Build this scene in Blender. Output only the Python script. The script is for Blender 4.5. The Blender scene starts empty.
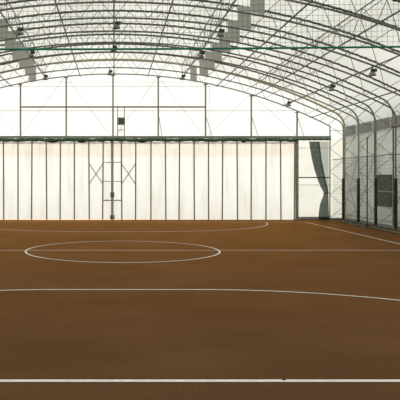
import bpy, bmesh, math, random
from mathutils import Vector, Matrix

random.seed(7)
scene = bpy.context.scene
COL = scene.collection

# ------------------------------------------------------------------ camera numbers
F, PX, PY, H = 659.0, 114.0, 178.0, 2.23
def X_at(px, d): return (px - PX) * d / F
def Z_at(py, d): return H + (PY - py) * d / F

# ------------------------------------------------------------------ materials
def new_mat(name):
    m = bpy.data.materials.new(name); m.use_nodes = True
    nt = m.node_tree; nt.nodes.clear()
    out = nt.nodes.new('ShaderNodeOutputMaterial')
    return m, nt, out

def noise_ramp(nt, scale, c0, c1, detail=4, lo=.35, hi=.65, mapscale=None):
    tc = nt.nodes.new('ShaderNodeTexCoord')
    nz = nt.nodes.new('ShaderNodeTexNoise'); nz.inputs['Scale'].default_value = scale; nz.inputs['Detail'].default_value = detail
    if mapscale:
        mp = nt.nodes.new('ShaderNodeMapping'); mp.inputs['Scale'].default_value = mapscale
        nt.links.new(tc.outputs['Object'], mp.inputs['Vector']); nt.links.new(mp.outputs['Vector'], nz.inputs['Vector'])
    else:
        nt.links.new(tc.outputs['Object'], nz.inputs['Vector'])
    rp = nt.nodes.new('ShaderNodeValToRGB')
    rp.color_ramp.elements[0].position = lo; rp.color_ramp.elements[0].color = (*c0, 1)
    rp.color_ramp.elements[1].position = hi; rp.color_ramp.elements[1].color = (*c1, 1)
    nt.links.new(nz.outputs['Fac'], rp.inputs['Fac'])
    return rp.outputs['Color'], nz

def solid(name, c, rough=.6, metal=0.0, var=.12, scale=6.0, spec=.3):
    m, nt, out = new_mat(name)
    b = nt.nodes.new('ShaderNodeBsdfPrincipled')
    col, _ = noise_ramp(nt, scale, tuple(x*(1-var) for x in c), tuple(min(1, x*(1+var)) for x in c))
    nt.links.new(col, b.inputs['Base Color'])
    b.inputs['Roughness'].default_value = rough; b.inputs['Metallic'].default_value = metal
    b.inputs['Specular IOR Level'].default_value = spec
    nt.links.new(b.outputs[0], out.inputs[0])
    return m

def membrane(name, t0, t1, refl, scale=.5, mapscale=None, band=None, lo=.35, hi=.65):
    """white tent cloth: part of the daylight outside passes through it"""
    m, nt, out = new_mat(name)
    tr = nt.nodes.new('ShaderNodeBsdfTranslucent'); df = nt.nodes.new('ShaderNodeBsdfDiffuse')
    add = nt.nodes.new('ShaderNodeAddShader')
    col, nz = noise_ramp(nt, scale, t0, t1, mapscale=mapscale, lo=lo, hi=hi)
    if band:                     # doubled cloth above a height: passes less light
        z, tint = band
        tc = nt.nodes.new('ShaderNodeTexCoord'); sp = nt.nodes.new('ShaderNodeSeparateXYZ')
        nt.links.new(tc.outputs['Object'], sp.inputs[0])
        gt = nt.nodes.new('ShaderNodeMath'); gt.operation = 'GREATER_THAN'; gt.inputs[1].default_value = z
        nt.links.new(sp.outputs['Z'], gt.inputs[0])
        mx = nt.nodes.new('ShaderNodeMix'); mx.data_type = 'RGBA'; mx.blend_type = 'MULTIPLY'
        nt.links.new(gt.outputs[0], mx.inputs[0]); nt.links.new(col, mx.inputs[6]); mx.inputs[7].default_value = (*tint, 1)
        col = mx.outputs[2]
    nt.links.new(col, tr.inputs['Color'])
    df.inputs['Color'].default_value = (*refl, 1)
    nt.links.new(tr.outputs[0], add.inputs[0]); nt.links.new(df.outputs[0], add.inputs[1])
    nt.links.new(add.outputs[0], out.inputs[0])
    return m

def sheer(name, c, alpha):
    m, nt, out = new_mat(name)
    df = nt.nodes.new('ShaderNodeBsdfDiffuse'); tp = nt.nodes.new('ShaderNodeBsdfTransparent'); mx = nt.nodes.new('ShaderNodeMixShader')
    col, _ = noise_ramp(nt, 5, tuple(x*.35 for x in c), tuple(x*1.7 for x in c), mapscale=(5, .6, .22), lo=.38, hi=.62)  # upright dark and light streaks paint the shading of folds into the colour
    nt.links.new(col, df.inputs['Color'])
    mx.inputs[0].default_value = alpha
    nt.links.new(tp.outputs[0], mx.inputs[1]); nt.links.new(df.outputs[0], mx.inputs[2]); nt.links.new(mx.outputs[0], out.inputs[0])
    return m

def floor_mat():
    m, nt, out = new_mat('brown_clay_court')
    b = nt.nodes.new('ShaderNodeBsdfPrincipled')
    c1, n1 = noise_ramp(nt, .35, (.104, .0545, .0285), (.134, .071, .037), detail=6, lo=.3, hi=.7)
    c2, n2 = noise_ramp(nt, 28, (.84, .84, .84), (1.15, 1.15, 1.15), detail=8, lo=.3, hi=.7)
    mx = nt.nodes.new('ShaderNodeMix'); mx.data_type = 'RGBA'; mx.blend_type = 'MULTIPLY'; mx.inputs[0].default_value = 1
    nt.links.new(c1, mx.inputs[6]); nt.links.new(c2, mx.inputs[7])
    c3, n3 = noise_ramp(nt, 1.0, (.92, .92, .92), (1.06, 1.06, 1.06), detail=5, lo=.35, hi=.65, mapscale=(.5, 1.0, 1))
    m2 = nt.nodes.new('ShaderNodeMix'); m2.data_type = 'RGBA'; m2.blend_type = 'MULTIPLY'; m2.inputs[0].default_value = 1
    nt.links.new(mx.outputs[2], m2.inputs[6]); nt.links.new(c3, m2.inputs[7])
    nt.links.new(m2.outputs[2], b.inputs['Base Color'])
    b.inputs['Roughness'].default_value = .9
    b.inputs['Specular IOR Level'].default_value = .0
    bp = nt.nodes.new('ShaderNodeBump'); bp.inputs['Strength'].default_value = .12; bp.inputs['Distance'].default_value = .01
    nt.links.new(n2.outputs['Fac'], bp.inputs['Height']); nt.links.new(bp.outputs[0], b.inputs['Normal'])
    gl = nt.nodes.new('ShaderNodeBsdfGlossy'); gl.inputs['Roughness'].default_value = .42; 
    lw = nt.nodes.new('ShaderNodeLayerWeight'); lw.inputs['Blend'].default_value = .5
    pw = nt.nodes.new('ShaderNodeMath'); pw.operation = 'POWER'; pw.inputs[1].default_value = 9
    nt.links.new(lw.outputs['Facing'], pw.inputs[0])
    gm = nt.nodes.new('ShaderNodeMix'); gm.data_type = 'RGBA'; gm.inputs[6].default_value = (0, 0, 0, 1); gm.inputs[7].default_value = (.25, .107, .012, 1)
    nt.links.new(pw.outputs[0], gm.inputs[0]); nt.links.new(gm.outputs[2], gl.inputs['Color'])
    nt.links.new(bp.outputs[0], gl.inputs['Normal'])
    ad = nt.nodes.new('ShaderNodeAddShader'); nt.links.new(b.outputs[0], ad.inputs[0]); nt.links.new(gl.outputs[0], ad.inputs[1])
    nt.links.new(ad.outputs[0], out.inputs[0])
    return m

M = {}
M['floor'] = floor_mat()
M['line'] = solid('white_line_paint', (.80, .77, .72), .8, var=.1, scale=9)
M['speck'] = solid('dark_clod', (.03, .025, .02), .9)
M['steel'] = solid('galvanised_steel', (.30, .295, .27), .55, .2, var=.2)
M['steel_dark'] = solid('dark_steel', (.15, .148, .132), .55, .2, var=.25)  # darker tone of the steel, mottled at random
M['clamp'] = solid('dark_lacing', (.08, .08, .07), .7)
M['chord'] = solid('grey_steel_chord', (.22, .218, .195), .55, .1, var=.2)
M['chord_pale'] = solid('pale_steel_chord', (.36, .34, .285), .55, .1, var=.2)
M['web'] = solid('thin_steel_rod', (.33, .325, .30), .55, .2, var=.2)
M['tan'] = solid('backlit_tan_wrap', (.42, .36, .25), .8)  # cloth round the end chord; light from behind is put into this tan
M['tan_dark'] = solid('tan_tarp', (.27, .22, .14), .8)
M['pad'] = solid('dark_green_pad', (.010, .017, .014), .7)
M['post'] = solid('taupe_steel', (.40, .36, .285), .6)
M['pole'] = solid('brown_grey_pole', (.31, .27, .20), .6)
M['lock'] = solid('grey_lock_metal', (.26, .245, .205), .6, .1)
M['cable'] = solid('thin_cable', (.48, .48, .47), .6)
M['beam'] = solid('grey_green_beam', (.30, .325, .27), .6)
M['net_roll'] = solid('bunched_green_net', (.07, .125, .085), .9, var=.35, scale=7)
M['net_foot'] = solid('dull_bunched_net', (.14, .165, .13), .9, var=.4)
M['net_dark'] = solid('dark_net_lump', (.02, .035, .025), .9)
M['net'] = solid('grey_green_net_cord', (.09, .15, .115), .8)
M['rope'] = solid('green_rope', (.015, .20, .125), .7)
M['green_pole'] = solid('dark_green_pole', (.03, .075, .045), .6)
M['lamp'] = solid('dark_lamp_housing', (.055, .055, .05), .5, .2)
M['lamp_grey'] = solid('grey_lamp_metal', (.22, .22, .20), .5, .3)
M['bulb'] = solid('brown_lamp_glass', (.22, .08, .04), .2)
M['box'] = solid('grey_green_box', (.22, .24, .185), .6)
M['box_dark'] = solid('dark_vent_face', (.10, .115, .09), .6)
M['baffle'] = membrane('grey_panel_cloth', (.22, .225, .215), (.33, .33, .312), (.35, .355, .335), 5, (1, 1, 9))
M['band'] = membrane('grey_valance_cloth', (.05, .052, .05), (.13, .13, .122), (.27, .27, .26), 3, (1, 4, .3))
M['vent'] = solid('brown_grey_slats', (.20, .19, .145), .8, var=.35, scale=9)
M['rail'] = solid('pale_rail', (.50, .49, .44), .5)
M['tied'] = sheer('green_net_curtain_dense', (.035, .125, .07), .88)
M['sheer'] = sheer('green_net_curtain_thin', (.06, .17, .095), .5)
M['roof'] = membrane('white_roof_membrane', (.53, .525, .475), (.64, .635, .58), (.30, .30, .28), .5, (1, .25, 1))
M['gable'] = membrane('white_end_membrane', (.50, .50, .487), (.52, .52, .505), (.27, .27, .25), .6)
M['bay'] = membrane('right_bay_membrane', (.44, .43, .375), (.49, .485, .435), (.25, .25, .23), .9)
M['curtain'] = membrane('cream_door_cloth', (.45, .437, .39), (.50, .502, .475), (.25, .245, .23), 1.8, (1.6, 1, .22), band=(3.36, (.945, .89, .81)), lo=.3, hi=.52)
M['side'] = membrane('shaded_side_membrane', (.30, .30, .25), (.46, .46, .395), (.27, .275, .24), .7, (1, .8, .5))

# ------------------------------------------------------------------ mesh helpers
class MB:
    def __init__(self): self.bm = bmesh.new()
    def tube(self, pts, r, n=8, closed=False, caps=True):
        pts = [Vector(p) for p in pts]; rings = []
        N = len(pts)
        up = None
        for i, p in enumerate(pts):
            a = pts[(i-1) % N] if (closed or i > 0) else p
            b = pts[(i+1) % N] if (closed or i < N-1) else p
            t = (b - a).normalized()
            if up is None:
                up = Vector((0, 0, 1)) if abs(t.z) < .9 else Vector((0, 1, 0))
            s = t.cross(up)
            if s.length < 1e-4: s = t.cross(Vector((1, 0, 0)))
            s.normalize(); u = s.cross(t).normalized(); up = u
            rr = r(i) if callable(r) else r
            rings.append([self.bm.verts.new(p + s*math.cos(2*math.pi*k/n)*rr + u*math.sin(2*math.pi*k/n)*rr) for k in range(n)])
        for i in range(N if closed else N-1):
            A, B = rings[i], rings[(i+1) % N]
            for k in range(n):
                self.bm.faces.new((A[k], A[(k+1) % n], B[(k+1) % n], B[k]))
        if caps and not closed:
            self.bm.faces.new(rings[0][::-1]); self.bm.faces.new(rings[-1])
        return self
    def bar(self, p, q, r, n=6): return self.tube([p, q], r, n)
    def box(self, c, s, bev=0.0):
        v = bmesh.ops.create_cube(self.bm, size=1)['verts']
        bmesh.ops.scale(self.bm, vec=s, verts=v); bmesh.ops.translate(self.bm, vec=c, verts=v)
        if bev:
            e = list({e for x in v for e in x.link_edges})
            bmesh.ops.bevel(self.bm, geom=e, offset=bev, segments=2, affect='EDGES', profile=.5)
        return self
    def lathe(self, c, prof, n=20):
        rings = []
        for (r, z) in prof:
            rings.append([self.bm.verts.new((c[0]+r*math.cos(2*math.pi*k/n), c[1]+r*math.sin(2*math.pi*k/n), c[2]+z)) for k in range(n)])
        for A, B in zip(rings, rings[1:]):
            for k in range(n): self.bm.faces.new((A[k], A[(k+1) % n], B[(k+1) % n], B[k]))
        return self
    def grid(self, rows):
        vs = [[self.bm.verts.new(p) for p in r] for r in rows]
        for A, B in zip(vs, vs[1:]):
            for k in range(len(A)-1): self.bm.faces.new((A[k], A[k+1], B[k+1], B[k]))
        return self
    def poly(self, pts):
        self.bm.faces.new([self.bm.verts.new(p) for p in pts]); return self
    def build(self, name, mat, parent=None, smooth=True, origin=None):
        if origin is not None:
            bmesh.ops.translate(self.bm, vec=-Vector(origin), verts=self.bm.verts)
        bmesh.ops.recalc_face_normals(self.bm, faces=self.bm.faces)
        me = bpy.data.meshes.new(name); self.bm.to_mesh(me); self.bm.free()
        me.materials.append(mat)
        if smooth:
            for p in me.polygons: p.use_smooth = True
            me.set_sharp_from_angle(angle=math.radians(40))
        o = bpy.data.objects.new(name, me); COL.objects.link(o)
        if origin is not None: o.location = origin
        if parent is not None: o.parent = parent
        return o

def tag(o, label=None, cat=None, group=None, kind=None):
    if label: o['label'] = label
    if cat: o['category'] = cat
    if group: o['group'] = group
    if kind: o['kind'] = kind
    return o
def thing(name, label, cat, loc=(0, 0, 0), group=None):
    o = bpy.data.objects.new(name, None); COL.objects.link(o); o.location = loc; o.empty_display_size = .2
    return tag(o, label, cat, group)
def struct(o): o['kind'] = 'structure'; return o

ORD = ['first', 'second', 'third', 'fourth', 'fifth', 'sixth', 'seventh', 'eighth', 'ninth', 'tenth', 'eleventh', 'twelfth', 'thirteenth', 'fourteenth']

# ------------------------------------------------------------------ hall profile
ZC = 7.77 - 25.2
def profile(R, XC, r, n=36, z0=0.0):
    """half outline from the floor on the right, round the knee, over the apex and down the left"""
    cx = XC - r; cz = ZC + math.sqrt((R-r)**2 - cx**2)
    ang = math.atan2(cz - ZC, cx)
    right = [(XC, z0)] + [(XC, z0 + (cz-z0)*k/6) for k in range(1, 6)]
    for k in range(9):
        a = ang*k/8
        right.append((cx + r*math.cos(a), cz + r*math.sin(a)))
    a0 = math.atan2(right[-1][0], right[-1][1]-ZC)
    arch = []
    for k in range(1, n):
        a = a0*(1 - k/n)
        arch.append((R*math.sin(a), ZC + R*math.cos(a)))
    half = right + arch
    return half + [(0, ZC+R)] + [(-x, z) for x, z in reversed(half)]
def z_in(x): return ZC + math.sqrt(25.2**2 - x*x)
def z_out(x): return ZC + math.sqrt(25.97**2 - x*x)

YEND, STEP, NF = 35.1, 2.05, 11
FY = [YEND - STEP*k for k in range(NF)]
Y0 = -4.0

# ------------------------------------------------------------------ setting
b = MB()
nx, ny = 2, 2
b.grid([[(-13.5, -5, 0), (13.5, -5, 0)], [(-13.5, 37, 0), (13.5, 37, 0)]])
struct(b.build('floor', M['floor']))

mp = profile(26.04, 12.34, .95)
zk = [p for p in mp if p[1] > 4.9]
ys = [Y0 + (35.28-Y0)*k/20 for k in range(21)]
b = MB(); b.grid([[(x, y, z) for x, z in zk] for y in ys]); struct(b.build('ceiling', M['roof']))
zs = zk[0][1]
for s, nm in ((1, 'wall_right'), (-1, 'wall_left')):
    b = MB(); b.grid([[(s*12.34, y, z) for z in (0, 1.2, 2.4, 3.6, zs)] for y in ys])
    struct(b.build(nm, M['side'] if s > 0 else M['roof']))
# far end wall: gable cloth over the door opening plus the two side bays
DL, DR, DT = X_at(-67, 35), X_at(296.5, 35), 4.16
b = MB()
YW = 35.26
gx = [DL + (DR-DL)*k/30 for k in range(31)]
mz = lambda x: ZC + math.sqrt(26.04**2 - x*x)
b.grid([[(x, YW, DT) for x in gx], [(x, YW, mz(x)) for x in gx]])
for s in (1, -1):
    lim = DR if s > 0 else DL
    side = [p for p in mp if p[0]*s > abs(lim)+.01]
    low = [(x, z) for x, z in side if z < 4.3]; high = [(x, z) for x, z in side if z >= 4.3]
    if s < 0: low.reverse(); high.reverse()
    xe = s*12.34
    b.poly([(lim, YW, 0)] + [(x, YW, z) for x, z in low] + [(xe, YW, 4.3), ((lim+xe)/2, YW, 4.3), (lim, YW, 4.3)])
    up = [(x, YW, z) for x, z in high] + [(lim, YW, mz(lim))]
    a0 = (xe, YW, 4.3)
    prev = a0
    for q in up:
        b.poly([(lim, YW, 4.3), prev, q]) if q != up[-1] or True else None
        prev = q
o = struct(b.build('wall_far', M['gable'], smooth=False))
o.data.materials.append(M['bay'])
for p in o.data.polygons:
    if len(p.vertices) > 4: p.material_index = 1
b = MB(); b.poly([(x, Y0, z) for x, z in mp]); struct(b.build('wall_near', M['roof'], smooth=False))
# base strip along the right wall
b = MB(); b.box((12.22, 20, .07), (.16, 30, .14), .02); struct(b.build('baseboard_right', M['steel'], smooth=False))
b = MB(); b.box(((DR+12.2)/2, 35.16, .05), (12.2-DR, .12, .10), .02); struct(b.build('baseboard_far', M['steel'], smooth=False))

# ------------------------------------------------------------------ roof trusses
def make_truss(k):
    y = FY[k]
    if k == 0:
        lab = 'steel arch truss against the far end wall, its wrapped upper chord toned backlit tan'
    else:
        lab = 'steel arch truss spanning the hall, %s out from the far end wall' % ORD[k]
    t = thing('arch_truss', lab, 'roof truss', (0, y, 0), 'arched roof trusses')
    pin = profile(25.2, 11.5, .12 if k == 0 else .55)
    pout = profile(25.97, 12.27, .9)
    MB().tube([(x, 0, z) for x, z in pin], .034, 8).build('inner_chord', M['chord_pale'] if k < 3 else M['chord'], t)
    oc = MB().tube([(x, 0, z) for x, z in pout], .055 if k == 0 else .037, 8).build('outer_chord', M['tan'] if k == 0 else M['steel_dark'], t)
    if k == 0: oc['label'] = 'wrapped upper chord toned backlit tan'
    if k >= 1:
        # rope wound round the chord to lace the roof cloth on
        Ro = 25.97; hp = []
        n = int(2*11.9/.36*6)
        for j in range(n+1):
            sarc = -11.9 + 2*11.9*j/n; a = sarc/Ro; ph = 2*math.pi*j/6
            rr = Ro + .041*math.cos(ph)
            hp.append((rr*math.sin(a), .041*math.sin(ph), ZC+rr*math.cos(a)))
        MB().tube(hp, .015, 4).build('lacing_rope', M['clamp'], t)
    # lattice of thin rods between the chords
    w = MB(); st = 1.17/25.2; th = st/2*.2 - 10*st
    nodes = []
    N = 9
    for j in range(-N, N+1):
        a = j*st; c = a + st/2
        pi_ = (25.2*math.sin(a), 0, ZC+25.2*math.cos(a))
        for dlt in (-st/2, st/2):
            a2 = a + dlt
            w.bar(pi_, (25.97*math.sin(a2), 0, ZC+25.97*math.cos(a2)), .013, 5)
    for s in (1, -1):
        zz = .1; hh = .62; i = 0
        while zz < 4.9:
            x1, x2 = (11.5, 12.27) if i % 2 == 0 else (12.27, 11.5)
            w.bar((s*x1, 0, zz), (s*x2, 0, min(zz+hh, 5.0)), .014, 5); zz += hh; i += 1
        w.bar((s*11.5, 0, 4.75), (s*12.27, 0, 4.75), .016, 5)
        w.bar((s*11.42, 0, 5.05), (s*12.05, 0, 5.62), .016, 5)
        w.bar((s*10.95, 0, z_in(10.95)), (s*11.75, 0, z_out(11.7)-.02), .014, 5)
    w.build('lattice', M['web'], t)
    if k >= 1:
        for s in (1, -1):
            p = MB().tube([(s*11.5, 0, .16), (s*11.5, 0, .2), (s*11.5, 0, 2.18), (s*11.5, 0, 2.22)], lambda i: .07 if i in (1, 2) else .055, 10).build('column_pad', M['pad'], t)
            p['label'] = 'dark green padding round the column foot'
    for s in (1, -1):
        MB().box((s*11.93, 0, .02), (.95, .14, .04), .008).build('base_plate', M['steel_dark'], t, smooth=False)
    return t
for k in range(NF): make_truss(k)

# ------------------------------------------------------------------ purlins running down the hall
PUR = [0, 1.8, 3.58, 5.45, 7.45, 8.95, 10.45]
for s in (1, -1):
    for i, x in enumerate(PUR):
        if s < 0 and (i == 0 or i > 3): continue
        side = 'right' if s > 0 else 'left'
        lab = 'steel purlin running along the roof ridge' if i == 0 else 'steel purlin along the roof, %s to the %s of the ridge' % (ORD[i-1], side)
        z = z_in(x) - .055
        t = thing('roof_purlin', lab, 'purlin', (s*x, 0, z), 'purlins running along the hall')
        MB().bar((0, 13.6, 0), (0, 35.15, 0), .026, 8).build('lower_pipe', M['steel_dark'], t)
        if i in (2, 4):
            zz = z_out(x) - z - .12
            MB().bar((s*.0, 13.6, zz), (s*.0, 35.15, zz), .022, 8).build('upper_pipe', M['steel'], t)
            w = MB()
            for k in range(NF-1):
                ya, yb = FY[k+1], FY[k]
                w.bar((0, ya, 0), (0, (ya+yb)/2, zz), .012, 5); w.bar((0, (ya+yb)/2, zz), (0, yb, 0), .012, 5)
            w.build('lattice', M['web'], t)

# ------------------------------------------------------------------ grey panels inside the trusses
for s in (1, -1):
    for k in range(9):
        y = FY[k] - .115
        if s > 0: x0, x1 = (4.05, 4.40) if k == 0 else (4.27, 4.72)
        else: x0, x1 = (-4.53, -4.13) if k == 0 else (-4.45, -3.98)
        if k > (7 if s > 0 else 5): continue
        xc = (x0+x1)/2
        b = MB(); n = 6
        fr = [[(x0+(x1-x0)*i/n, y, z_in(x0+(x1-x0)*i/n)+.02 + (z_out(x0+(x1-x0)*i/n)-.02-z_in(x0+(x1-x0)*i/n))*j/4) for i in range(n+1)] for j in range(5)]
        b.grid(fr)
        o = b.build('cloth_baffle', M['baffle'], origin=(xc, y, z_in(xc)), smooth=False)
        md = o.modifiers.new('thick', 'SOLIDIFY'); md.thickness = .02
        where = 'in the truss at the far end wall' if k == 0 else 'in the %s truss from the far end' % ORD[k]
        tag(o, 'small grey baffle %s, %s of the ridge' % (where, 'right' if s > 0 else 'left'), 'baffle', 'grey baffles stepping along the roof')

# ------------------------------------------------------------------ lamps
def make_lamp():
    t = thing('high_bay_lamp', 'lamp', 'lamp', (0, 0, 0), 'lamps hanging under the roof')
    MB().bar((0, 0, .24), (0, 0, .12), .014, 8).box((0, 0, .235), (.10, .06, .03)).build('bracket', M['lamp'], t)
    MB().box((.05, 0, .065), (.19, .14, .11), .015).build('gear_housing', M['lamp'], t)
    r = MB().lathe((0, 0, 0), [(.045, .02), (.07, 0), (.11, -.05), (.132, -.115), (.135, -.12), (.127, -.115), (.1, -.05), (.05, 0)], 20).build('reflector', M['lamp_grey'], t)
    MB().lathe((0, 0, -.055), [(.001, .07), (.03, .06), (.045, .02), (.045, -.02), (.03, -.05), (.001, -.06)], 14).build('bulb', M['bulb'], t)
    return t
lamp0 = make_lamp()
def dup(root):
    r = root.copy(); COL.objects.link(r)
    for ch in list(root.children):
        c = ch.copy(); COL.objects.link(c); c.parent = r
    return r
spots = [(-.22, 33.05), (-.02, 26.9), (.08, 22.8)], [(-3.45, 33.05), (-3.36, 26.9), (-3.26, 22.8)], [(3.43, 33.05), (3.55, 26.9), (3.66, 22.8)], [(8.72, 33.05), (8.85, 26.9), (8.9, 22.8)]
rown = ['under the ridge', 'under the second purlin left of the ridge', 'under the second purlin right of the ridge', 'under the fifth purlin right of the ridge']
seqn = ['farthest', 'middle', 'nearest']
first = True
for row, rn in zip(spots, rown):
    for (x, y), sn in zip(row, seqn):
        o = lamp0 if first else dup(lamp0); first = False
        o.location = (x, y-.1, z_in(x) - .27)
        o['label'] = 'dark hanging lamp %s, %s of the three' % (rn, sn)

# ------------------------------------------------------------------ raised divider net near the camera
YN = 14.5
t = thing('divider_net', 'wide-meshed divider net raised across the hall above a green rope', 'net', (0, YN, 0))
ZR = 5.11
def zrope(x): return ZR - .045*math.cos(x/6*1.2) + .02*(x/6)
b = MB(); ms = .118
nv = int(21.0/ms)
for i in range(nv+1):
    x = -10.5 + i*ms
    zt = z_in(x) - .1
    zb = zrope(x)
    if zt - zb < .1: continue
    jit = .012*math.sin(i*1.7)
    b.tube([(x, 0, zb), (x+jit, 0, (zb+zt)/2), (x, 0, zt)], .0034, 4, caps=False)
j = 1
while ZR + j*ms < 7.7:
    z = ZR + j*ms
    xm = math.sqrt(max(.01, 25.2**2 - (z+.1-ZC)**2)); xm = min(xm, 10.5)
    n = 40
    b.tube([(-xm+2*xm*i/n, 0, z + (zrope(-xm+2*xm*i/n)-ZR)*max(0, 1-j*.04) + .008*math.sin(i*2.3+j)) for i in range(n+1)], .0034, 4, caps=False)
    j += 1
b.build('mesh_netting', M['net'], t)
MB().tube([(-10.6+21.2*i/60, 0, zrope(-10.6+21.2*i/60)) for i in range(61)], .023, 8).build('bottom_rope', M['rope'], t)

# ------------------------------------------------------------------ far wall: gable frame
DG = 35.02
postpx = [-26, 20, 66, 113, 158.5, 206, 252, 298]
posts = [X_at(p, DG) for p in postpx]
ZB = 4.40
pl = ['second from the left', 'third from the left', 'at the gable centre, beside the box', 'right of the box', 'third from the right', 'second from the right', 'last on the right']
for i, x in enumerate(posts):
    if i == 0: continue
    zt = z_in(x) - .01
    lab = ['', 'slim steel gable post, leftmost above the door beam', 'slim steel gable post, second from the left above the door beam', 'slim steel gable post up to the arch top beside the small box',
           'slim steel gable post at the end of the small box side, second right of centre', 'slim steel gable post where the middle rail ends', 'slim steel gable post beyond the rail end, second from the right', 'short steel gable post, rightmost above the door beam'][i]
    if i == 4: lab = 'slim steel gable post first to the right of the small box'
    t = thing('gable_post', lab, 'post', (x, DG+.185, ZB), 'posts of the end wall gable')
    MB().box((0, 0, (zt-ZB)/2), (.085, .07, zt-ZB), .01).build('post_tube', M['post'], t, smooth=False)
    MB().box((0, -.01, zt-ZB-.05), (.22, .06, .05), .008).build('top_bracket', M['post'], t, smooth=False)
    if i >= 4:
        MB().bar((.05, 0, min(1.05, (zt-ZB)*.8)), (.37 if i != 4 else .2, 0, .03), .016, 6).build('raking_brace', M['post'], t)
zr = Z_at(106.7, DG)
o = MB().box(((posts[1]+posts[5])/2, DG+.12, zr), (posts[5]-posts[1], .06, .085), .01).build('gable_rail', M['post'], smooth=False)
tag(o, 'straight horizontal rail across the gable posts above the door', 'rail')
for py, r, lab in ((110.8, .014, 'thin cable line just under the gable rail, spanning the whole gable'), (86.5, .010, 'fine cable line high across the gable'), (82, .009, 'finest cable line nearest the gable top')):
    z = Z_at(py, 35.2); xm = min(11.9, math.sqrt(25.2**2-(z-ZC)**2)-.1)
    o = MB().bar((-xm, 35.2, z), (xm, 35.2, z), r).build('gable_cable', M['cable']); tag(o, lab, 'cable', 'fine lines across the gable')
def pt(px, py): return (X_at(px, 35.225), 35.225, Z_at(py, 35.225))
braces = [((-22, 92), (18, 135.5), 'rising to the left edge from the leftmost gable post foot'), ((64, 78), (21, 135.5), 'from the second gable post top down to the leftmost post foot'),
          ((68, 79), (110, 135.5), 'from the second gable post top down to the centre post foot'), ((156, 79), (116, 135.5), 'behind the small box to the centre post foot'),
          ((161, 80), (203, 135.5), 'just right of the post beside the small box'), ((249, 96), (208, 135.5), 'from the second rightmost post down to the rail end'),
          ((255, 97), (296, 135.5), 'from the second post from the right down to the rightmost post foot')]
for a, c, d in braces:
    o = MB().bar(pt(*a), pt(*c), .009, 5).build('brace_cable', M['cable']); tag(o, 'thin diagonal cable ' + d, 'cable', 'diagonal cables of the gable')
o = MB().bar(pt(209.5, 84), pt(210, 135.5), .009, 5).build('hanging_cord', M['cable']); tag(o, 'thin cord hanging beside the post at the rail end', 'cord')
# small box on a ladder bracket
xa, xb = X_at(117.6, DG), X_at(124.4, DG)
t = thing('box_bracket', 'two thin uprights with a crossbar carrying the small gable box', 'bracket', ((xa+xb)/2, DG-.02, ZB))
hw = (xb-xa)/2
for s in (-1, 1): MB().box((s*hw, 0, (zr-ZB)/2+.02), (.045, .04, zr-ZB+.04), .006).build('upright', M['post'], t, smooth=False)
MB().box((0, 0, Z_at(130, DG)-ZB), (2*hw, .035, .04), .005).build('crossbar', M['post'], t, smooth=False)
zb0, zb1 = Z_at(125, DG), Z_at(117.8, DG)
t = thing('vent_box', 'small grey green box with a dark face high on the gable', 'box', ((xa+xb)/2, DG-.16, zb0))
hb = zb1-zb0
MB().box((0, 0, hb/2), (2*hw+.05, .22, hb), .02).build('housing', M['box'], t, smooth=False)
f = MB().box((.02, -.115, hb/2-.01), (hw*1.25, .02, hb*.66), .008).build('face', M['box_dark'], t, smooth=False)
MB().box((.01, -.128, hb/2), (.035, .012, hb*.5), .004).build('slot', M['box'], f, smooth=False)
MB().bar((0, 0, 0), (0, .0, zb0*0-.55), .008, 5).build('cable', M['cable'], t)

# ------------------------------------------------------------------ door beam, bunched net
xr = 12.0
o = MB().box(((-11.9+X_at(331, 34.9))/2, 34.93, Z_at(137.2, 34.9)), (X_at(331, 34.9)+11.9, .14, .13), .015).build('door_beam', M['beam'], smooth=False)
tag(o, 'long grey green beam over the folding cloth door', 'beam')
t = thing('bunched_net', 'dark green net bunched along the underside of the door beam', 'net', (0, 34.74, 0))
zc0 = Z_at(140.0, 34.74); x0, x1 = -11.0, X_at(296, 34.86)
n = 200
pts = [(x0+(x1-x0)*i/n, .02*math.sin(i*.9), zc0 + .012*math.sin(i*.31)+.008*math.sin(i*1.3)) for i in range(n+1)]
MB().tube(pts, lambda i: .085+.007*math.sin(i*.77)+.005*math.sin(i*2.1), 10).build('net_roll', M['net_roll'], t)
x2 = X_at(330, 34.86)
pts = [(x1+(x2-x1)*i/20, 0, zc0+.03) for i in range(21)]
MB().tube(pts, lambda i: .05+.008*math.sin(i*1.9), 8).build('slim_end', M['net_roll'], t)
for px, wd in ((53, .30), (82, .24), (142, .26), (-30, .25), (243, .12)):
    x = X_at(px, 34.86)
    MB().tube([(x-wd+2*wd*i/8, -.02, zc0-.065-.035*math.sin(math.pi*i/8)) for i in range(9)], lambda i: .02+.035*math.sin(math.pi*i/8), 8).build('sagging_fold', M['net_dark'], t)

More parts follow.
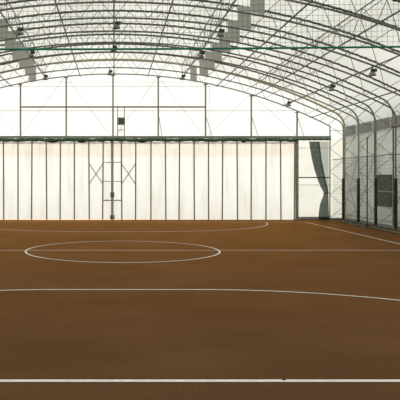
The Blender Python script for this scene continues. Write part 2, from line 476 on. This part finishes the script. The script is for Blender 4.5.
# ------------------------------------------------------------------ folding cloth door, two leaves
DD = 34.98
ZT = Z_at(140.9, DD)
def door_leaf(name, px_list, lab, side):
    xs = [X_at(p, DD) for p in px_list]
    t = thing(name, lab, 'door', (xs[0], DD, 0), 'leaves of the folding cloth door')
    xo = xs[0]
    for i, x in enumerate(xs):
        if i == 0: continue
        lean = .03*math.sin(x*3.1)
        MB().tube([(x-xo+lean, 0, 0.02), (x-xo, 0, ZT+.03)], .037, 8).build('door_pole', M['pole'], t)
    for i in range(len(xs)-1):
        a, c = sorted((xs[i]-xo, xs[i+1]-xo)); rows = []
        ph = random.random()*6; amp = .02+.02*random.random(); zs_ = [0.015, .8, 1.6, 2.4, 3.0, 3.34, 3.38, 3.6, 3.8, 3.92, 4.0, 1.0]
        nn = 14
        for j in range(12):
            v = j/11
            row = []
            for q in range(nn+1):
                u = q/nn
                sag = .055*math.sin(math.pi*u)**.8 * (1 if px_list[0] != 0 else 1) * v**8
                z = .015 + (ZT - .015)*v - sag
                y = .055 + amp*math.sin(u*6.3*1.5+ph+v*.6) * (.3+.7*v)*math.sin(math.pi*u) + .02*math.sin(9*u+14*v+ph)*max(0, v-.75)*3
                row.append((a+(c-a)*u, y, z))
            rows.append(row)
        MB().grid(rows).build('cloth_panel', M['curtain'], t)
    return t, xo
rp = [112.3, 121.3, 135.8, 151, 165.4, 179.6, 194, 208.5, 222.7, 237, 251.4, 266, 280.5, 294.8]
lp = [112.3, 103.2, 88.8, 74.4, 60.4, 46.2, 32, 18, 3.4, -11, -25.3, -39.6, -54, -66.5]
zl = lambda p: Z_at(p, DD)
for name, lst, sgn, lab in (('cloth_door_leaf', rp, 1, 'white folding cloth door leaf right of the locked centre pole'), ('cloth_door_leaf', lp, -1, 'white folding cloth door leaf left of the locked centre pole')):
    t, xo = door_leaf(name, lst, lab, sgn)
    # centre stile
    MB().box((sgn*.034, -.02, (ZT+.02)/2), (.062, .07, ZT-.02), .01).build('centre_stile', M['pole'], t, smooth=False)
    xi, x2 = X_at(lst[1], DD)-xo, X_at(lst[2], DD)-xo
    for py, r in ((162.3, .023), (181.3, .021), (200.3, .032)):
        MB().bar((sgn*.06, -.02, zl(py)), (xi, -.02, zl(py)), r).build('cross_rail', M['pole'], t)
    MB().bar((xi, -.03, zl(163.3)), (x2, -.03, zl(184.5)), .025).build('scissor_brace', M['pole'], t)
    MB().bar((xi, -.05, zl(184.5)), (x2, -.05, zl(163.3)), .025).build('scissor_brace', M['pole'], t)
for py, wd, hh, lab in ((194.7, .22, .27, 'grey lock box at waist height on the door centre pole'), (217, .24, .22, 'grey lock box at the floor end of the door centre pole')):
    z = Z_at(py, DD)
    t = thing('door_lock', lab, 'lock', (X_at(112.3, DD), DD-.11, z-hh/2), 'lock boxes on the centre pole')
    MB().box((0, 0, hh/2), (wd, .09, hh), .02).build('lock_case', M['lock'], t, smooth=False)
    MB().box((0, -.06, hh/2), (.05, .04, hh*.5), .01).build('latch', M['pole'], t, smooth=False)
# door jamb post, right bay rails
t = thing('door_post', 'grey green post at the right end of the folding door', 'post', (X_at(296.9, 34.9), 34.9, 0))
hp = Z_at(138, 34.9)
MB().box((0, 0, hp/2), (.15, .12, hp), .012).build('post_tube', M['beam'], t, smooth=False)
MB().box((0, -.02, .03), (.26, .22, .06), .01).build('foot_plate', M['beam'], t, smooth=False)
for k in range(9): MB().box((.075, -.03, .4+k*.42), (.03, .06, .07), .006).build('hinge', M['steel_dark'], t, smooth=False)
xa, xb = X_at(298.5, 35.1), X_at(331, 35.1)
for py, r, m, lab in ((148, .013, 'cable', 'faint rail highest in the bay behind the tied green curtain'), (177.5, .034, 'steel_dark', 'dark middle rail in the bay behind the tied green curtain'),
                      (185, .014, 'cable', 'faint rail just under the dark middle rail of the right bay'), (217.3, .03, 'steel_dark', 'dark rail near the floor in the bay behind the tied green curtain')):
    o = MB().bar((xa, 35.16, Z_at(py, 35.16)), (xb, 35.16, Z_at(py, 35.16)), r).build('bay_rail', M[m]); tag(o, lab, 'rail', 'rails of the right bay')

# ------------------------------------------------------------------ tied-back green net curtain
YC = 34.72
t = thing('net_curtain', 'dark green net curtain gathered and tied back by the corner post', 'curtain', (X_at(320, YC), YC, 0))
xo = X_at(320, YC)
keys = [(141.5, 309.0, 319.3), (150, 310.2, 320.3), (160, 312.0, 321.5), (170, 314.6, 323.5), (180, 317.8, 325.7), (188, 321.3, 327.8), (193, 324.0, 328.5), (197, 322.8, 328.6), (204, 320.2, 328.8), (212, 319.0, 329.0), (219.6, 318.4, 329.2)]
rows = []
for i in range(len(keys)-1):
    for q in range(4):
        f = q/4; a = keys[i]; c = keys[i+1]
        rows.append(tuple(a[k]+(c[k]-a[k])*f for k in range(3)))
rows.append(keys[-1])
g = []
for (py, l, r) in rows:
    z = max(.01, Z_at(py, YC)); row = []
    pinch = .35 + .65*min(1, abs(py-193)/22)
    for q in range(57):
        u = q/56
        row.append((X_at(l+(r-l)*u, YC)-xo, .07*pinch*math.sin(u*math.pi*14+.6*math.sin(py*.07)), z))
    g.append(row)
o = MB().grid(g).build('gathered_folds', M['tied'], t)
g = []
for i in range(17):
    f = i/16; py = 141.5 + (193-141.5)*f
    lrow = 318 + (327-318)*f**1.2; rr = 329.2
    g.append([(X_at(lrow+(rr-lrow)*q/12, YC)-xo, .1+.03*math.sin(q*1.9), Z_at(py, YC)) for q in range(13)])
MB().grid(g).build('loose_net', M['sheer'], t)
MB().tube([(X_at(326.2, YC)-xo+.145*math.cos(a), .06*math.sin(a)*1.4, Z_at(193.3, YC)+.02*math.cos(a)) for a in [2*math.pi*k/20 for k in range(20)]], .02, 6, closed=True).build('tie_band', M['pad'], t)

# ------------------------------------------------------------------ right wall fittings
# grey valance between columns
for k in range(6):
    ya, yb = FY[k+1]+.06, FY[k]-.06
    rows = []
    for j in range(5):
        v = j/4; zt = 4.92; zb_ = 4.40
        rows.append([(12.14 + .02*math.sin(q*1.6+k)*(1-.4*v), ya+(yb-ya)*q/24, zb_+(zt-zb_)*v + .015*math.sin(q*.7)*(1-v)) for q in range(25)])
    o = MB().grid(rows).build('eave_valance', M['band'], origin=(12.14, (ya+yb)/2, 4.4))
    tag(o, ('grey cloth valance under the eave in the bay at the far corner' if k == 0 else 'grey cloth valance under the eave, %s bay from the far corner' % ORD[k]), 'valance', 'grey valances under the right eave')
for z, x, r, m, nm, lab in ((4.34, 12.08, .018, 'rail', 'wall_pipe', 'pale pipe along the right wall just under the grey valance'),
                          (1.63, 12.05, .024, 'rail', 'wall_rail', 'pale rail along the right wall at chest height'),
                          (.33, 12.05, .022, 'steel', 'wall_rail', 'low rail along the foot of the right wall')):
    o = MB().bar((x, 20, z), (x, 35.1, z), r).build(nm, M[m]); tag(o, lab, 'rail')
# side net behind the column row
t = thing('side_net', 'green side net hung from a green rope along the right wall columns', 'net', (11.36, 0, 0))
ZS = 3.19
MB().tube([(0, 22+12.2*i/40, ZS+.012*math.sin(i*.8)) for i in range(41)], .018, 8).build('top_rope', M['rope'], t)
b = MB(); ms = .15
for i in range(int(12.2/ms)+1):
    y = 22 + i*ms; b.bar((0, y, .05), (0, y, ZS), .0035, 4)
for j in range(int(ZS/ms)):
    b.bar((0, 22, .08+j*ms), (0, 34.2, .08+j*ms), .0035, 4)
b.build('mesh_netting', M['net'], t)
pts = []
MB().tube([(.015*math.sin(i*1.1), 22+12.2*i/160, .045+.010*math.sin(i*.6)) for i in range(161)], lambda i: .03+.008*math.sin(i*1.7), 7).build('bunched_foot', M['net_foot'], t)
# thin green net pole
t = thing('net_pole', 'thin dark green pole standing between two padded columns', 'pole', (11.18, 29.1, 0))
MB().bar((0, 0, 0), (0, 0, 4.05), .026, 8).build('pole_tube', M['green_pole'], t)
MB().lathe((0, 0, 0), [(.001, .05), (.05, .05), (.11, .02), (.115, 0), (.001, 0)], 16).build('pole_base', M['green_pole'], t)
# dark slatted panel
t = thing('wall_vent', 'dark brown grey panel set in the right wall between columns', 'panel', (12.24, 29.9, .95))
b = MB()
for i in range(22): b.box((0, -.76+.07*i+.02, .71), (.03, .045, 1.38), .005)
b.build('slats', M['vent'], t, smooth=False)
b = MB(); b.box((.03, 0, .71), (.03, 1.6, 1.42))
b.build('back_sheet', M['vent'], t, smooth=False)
b = MB()
for z in (0, 1.42): b.box((-.02, 0, z), (.05, 1.64, .04))
for y in (-.81, .81): b.box((-.02, y, .71), (.05, .04, 1.44))
b.build('frame', M['steel_dark'], t, smooth=False)
# tan rolled tarp along the eave near the right edge
t = thing('rolled_tarp', 'tan rolled tarp lying lengthwise below the right eave', 'tarp', (11.33, 26.7, 4.31))
MB().tube([(0, -i*.3, .01*math.sin(i)) for i in range(18)], lambda i: .055+.006*math.sin(i*2.1), 10).build('roll', M['tan_dark'], t)
MB().tube([(0, .03, 0), (0, -.06, 0)], .064, 10).build('end_cap', M['lamp'], t)
# crossed cables on the right wall
for k in range(5):
    ya, yb = FY[k+1], FY[k]
    nm = 'in the bay at the far corner' if k == 0 else 'in the %s bay from the far corner' % ORD[k]
    hv = k == 2
    for (z1, z2, d) in () if hv else ((.3, 3.1, 'rising towards the camera'), (3.1, .3, 'falling towards the camera')):
        o = MB().bar((12.2, yb, z1), (12.2, ya, z2), .013, 5).build('wall_brace', M['web']); tag(o, 'thin right wall brace %s, %s' % (nm, d), 'brace', 'crossed braces on the right wall')
    o = MB().bar((12.1, yb, 3.2), (12.1, ya, 4.3), .012, 5).build('wall_brace', M['web']); tag(o, 'thin diagonal brace high on the right wall %s' % nm, 'brace', 'crossed braces on the right wall')

# ------------------------------------------------------------------ painted court lines
CX, LW = .26, .06
L0, LM, L1 = 7.24, 20.27, 33.3
def strip(name, pts, w, lab, closed=False, mat='line'):
    b = MB(); N = len(pts); A, B = [], []
    for i, (x, y) in enumerate(pts):
        p = Vector(pts[(i-1) % N] if (closed or i > 0) else pts[i]); q = Vector(pts[(i+1) % N] if (closed or i < N-1) else pts[i])
        d = (q-p).normalized(); nrm = Vector((-d.y, d.x))*w/2
        A.append((x+nrm.x, y+nrm.y, .004)); B.append((x-nrm.x, y-nrm.y, .004))
    if closed: A.append(A[0]); B.append(B[0])
    b.grid([A, B]); o = b.build(name, M[mat], smooth=False); tag(o, lab, 'court line', 'white court lines')
    return o
strip('court_line', [(-9.14, L0), (9.66, L0)], .085, 'thick white goal line straight across the floor nearest the camera')
strip('court_line', [(-9.14, L1), (9.66, L1)], LW, 'thin white goal line close to the far cloth door')
strip('court_line', [(-9.14, LM+.05), (9.66, LM+.05)], LW, 'straight white halfway line through the centre circle')
strip('court_line', [(9.66, 4), (9.66, L1)], LW, 'white side line running along the right wall')
strip('centre_circle', [(CX+2.96*math.cos(2*math.pi*k/96), LM+.05+2.96*math.sin(2*math.pi*k/96)) for k in range(96)], LW, 'white centre circle painted on the brown floor', closed=True)
def arc(yg, s):
    pts = [(CX+1.45+5.9*math.cos(a), yg+s*5.92*math.sin(a)) for a in [math.pi/2*k/24 for k in range(25)]]
    return pts + [(2*CX-x, y) for x, y in reversed(pts)]
strip('penalty_arc', arc(L1, -1), LW, 'white penalty arc curving in front of the far goal line')
strip('penalty_arc', arc(L0, 1), LW, 'white penalty arc between the centre circle and the nearest line')
b = MB(); b.lathe((0, 0, 0), [(.001, .016), (.012, .013), (.019, .004), (.02, 0)], 9)
o = b.build('clay_clod', M['speck']); o.location = (X_at(284, 7.27), 7.27, .004); tag(o, 'tiny dark speck lying on the nearest white line', 'speck')

# ------------------------------------------------------------------ light
w = bpy.data.worlds.new('sky'); scene.world = w; w.use_nodes = True
bg = w.node_tree.nodes['Background']; bg.inputs[0].default_value = (.93, .97, 1.0, 1); bg.inputs[1].default_value = .85
sd = bpy.data.lights.new('sun', 'SUN'); sd.energy = 4.05; sd.angle = math.radians(2); sd.color = (1, .955, .87)
so = bpy.data.objects.new('sun', sd); COL.objects.link(so)
so.rotation_euler = Vector((.08, -1.0, -.52)).to_track_quat('-Z', 'Y').to_euler()
so.location = (-10, 45, 20)

# ------------------------------------------------------------------ camera
cd = bpy.data.cameras.new('camera'); cam = bpy.data.objects.new('camera', cd); COL.objects.link(cam)
cam.location = (0, 0, H); cam.rotation_euler = (math.pi/2, 0, 0)
cd.sensor_width = 36; cd.lens = F*36/400
cd.shift_x = (200-PX)/400; cd.shift_y = (PY-200)/400
cd.clip_end = 200
scene.camera = cam
scene.view_settings.view_transform = 'Standard'
scene.view_settings.look = 'None'
scene.view_settings.exposure = 0
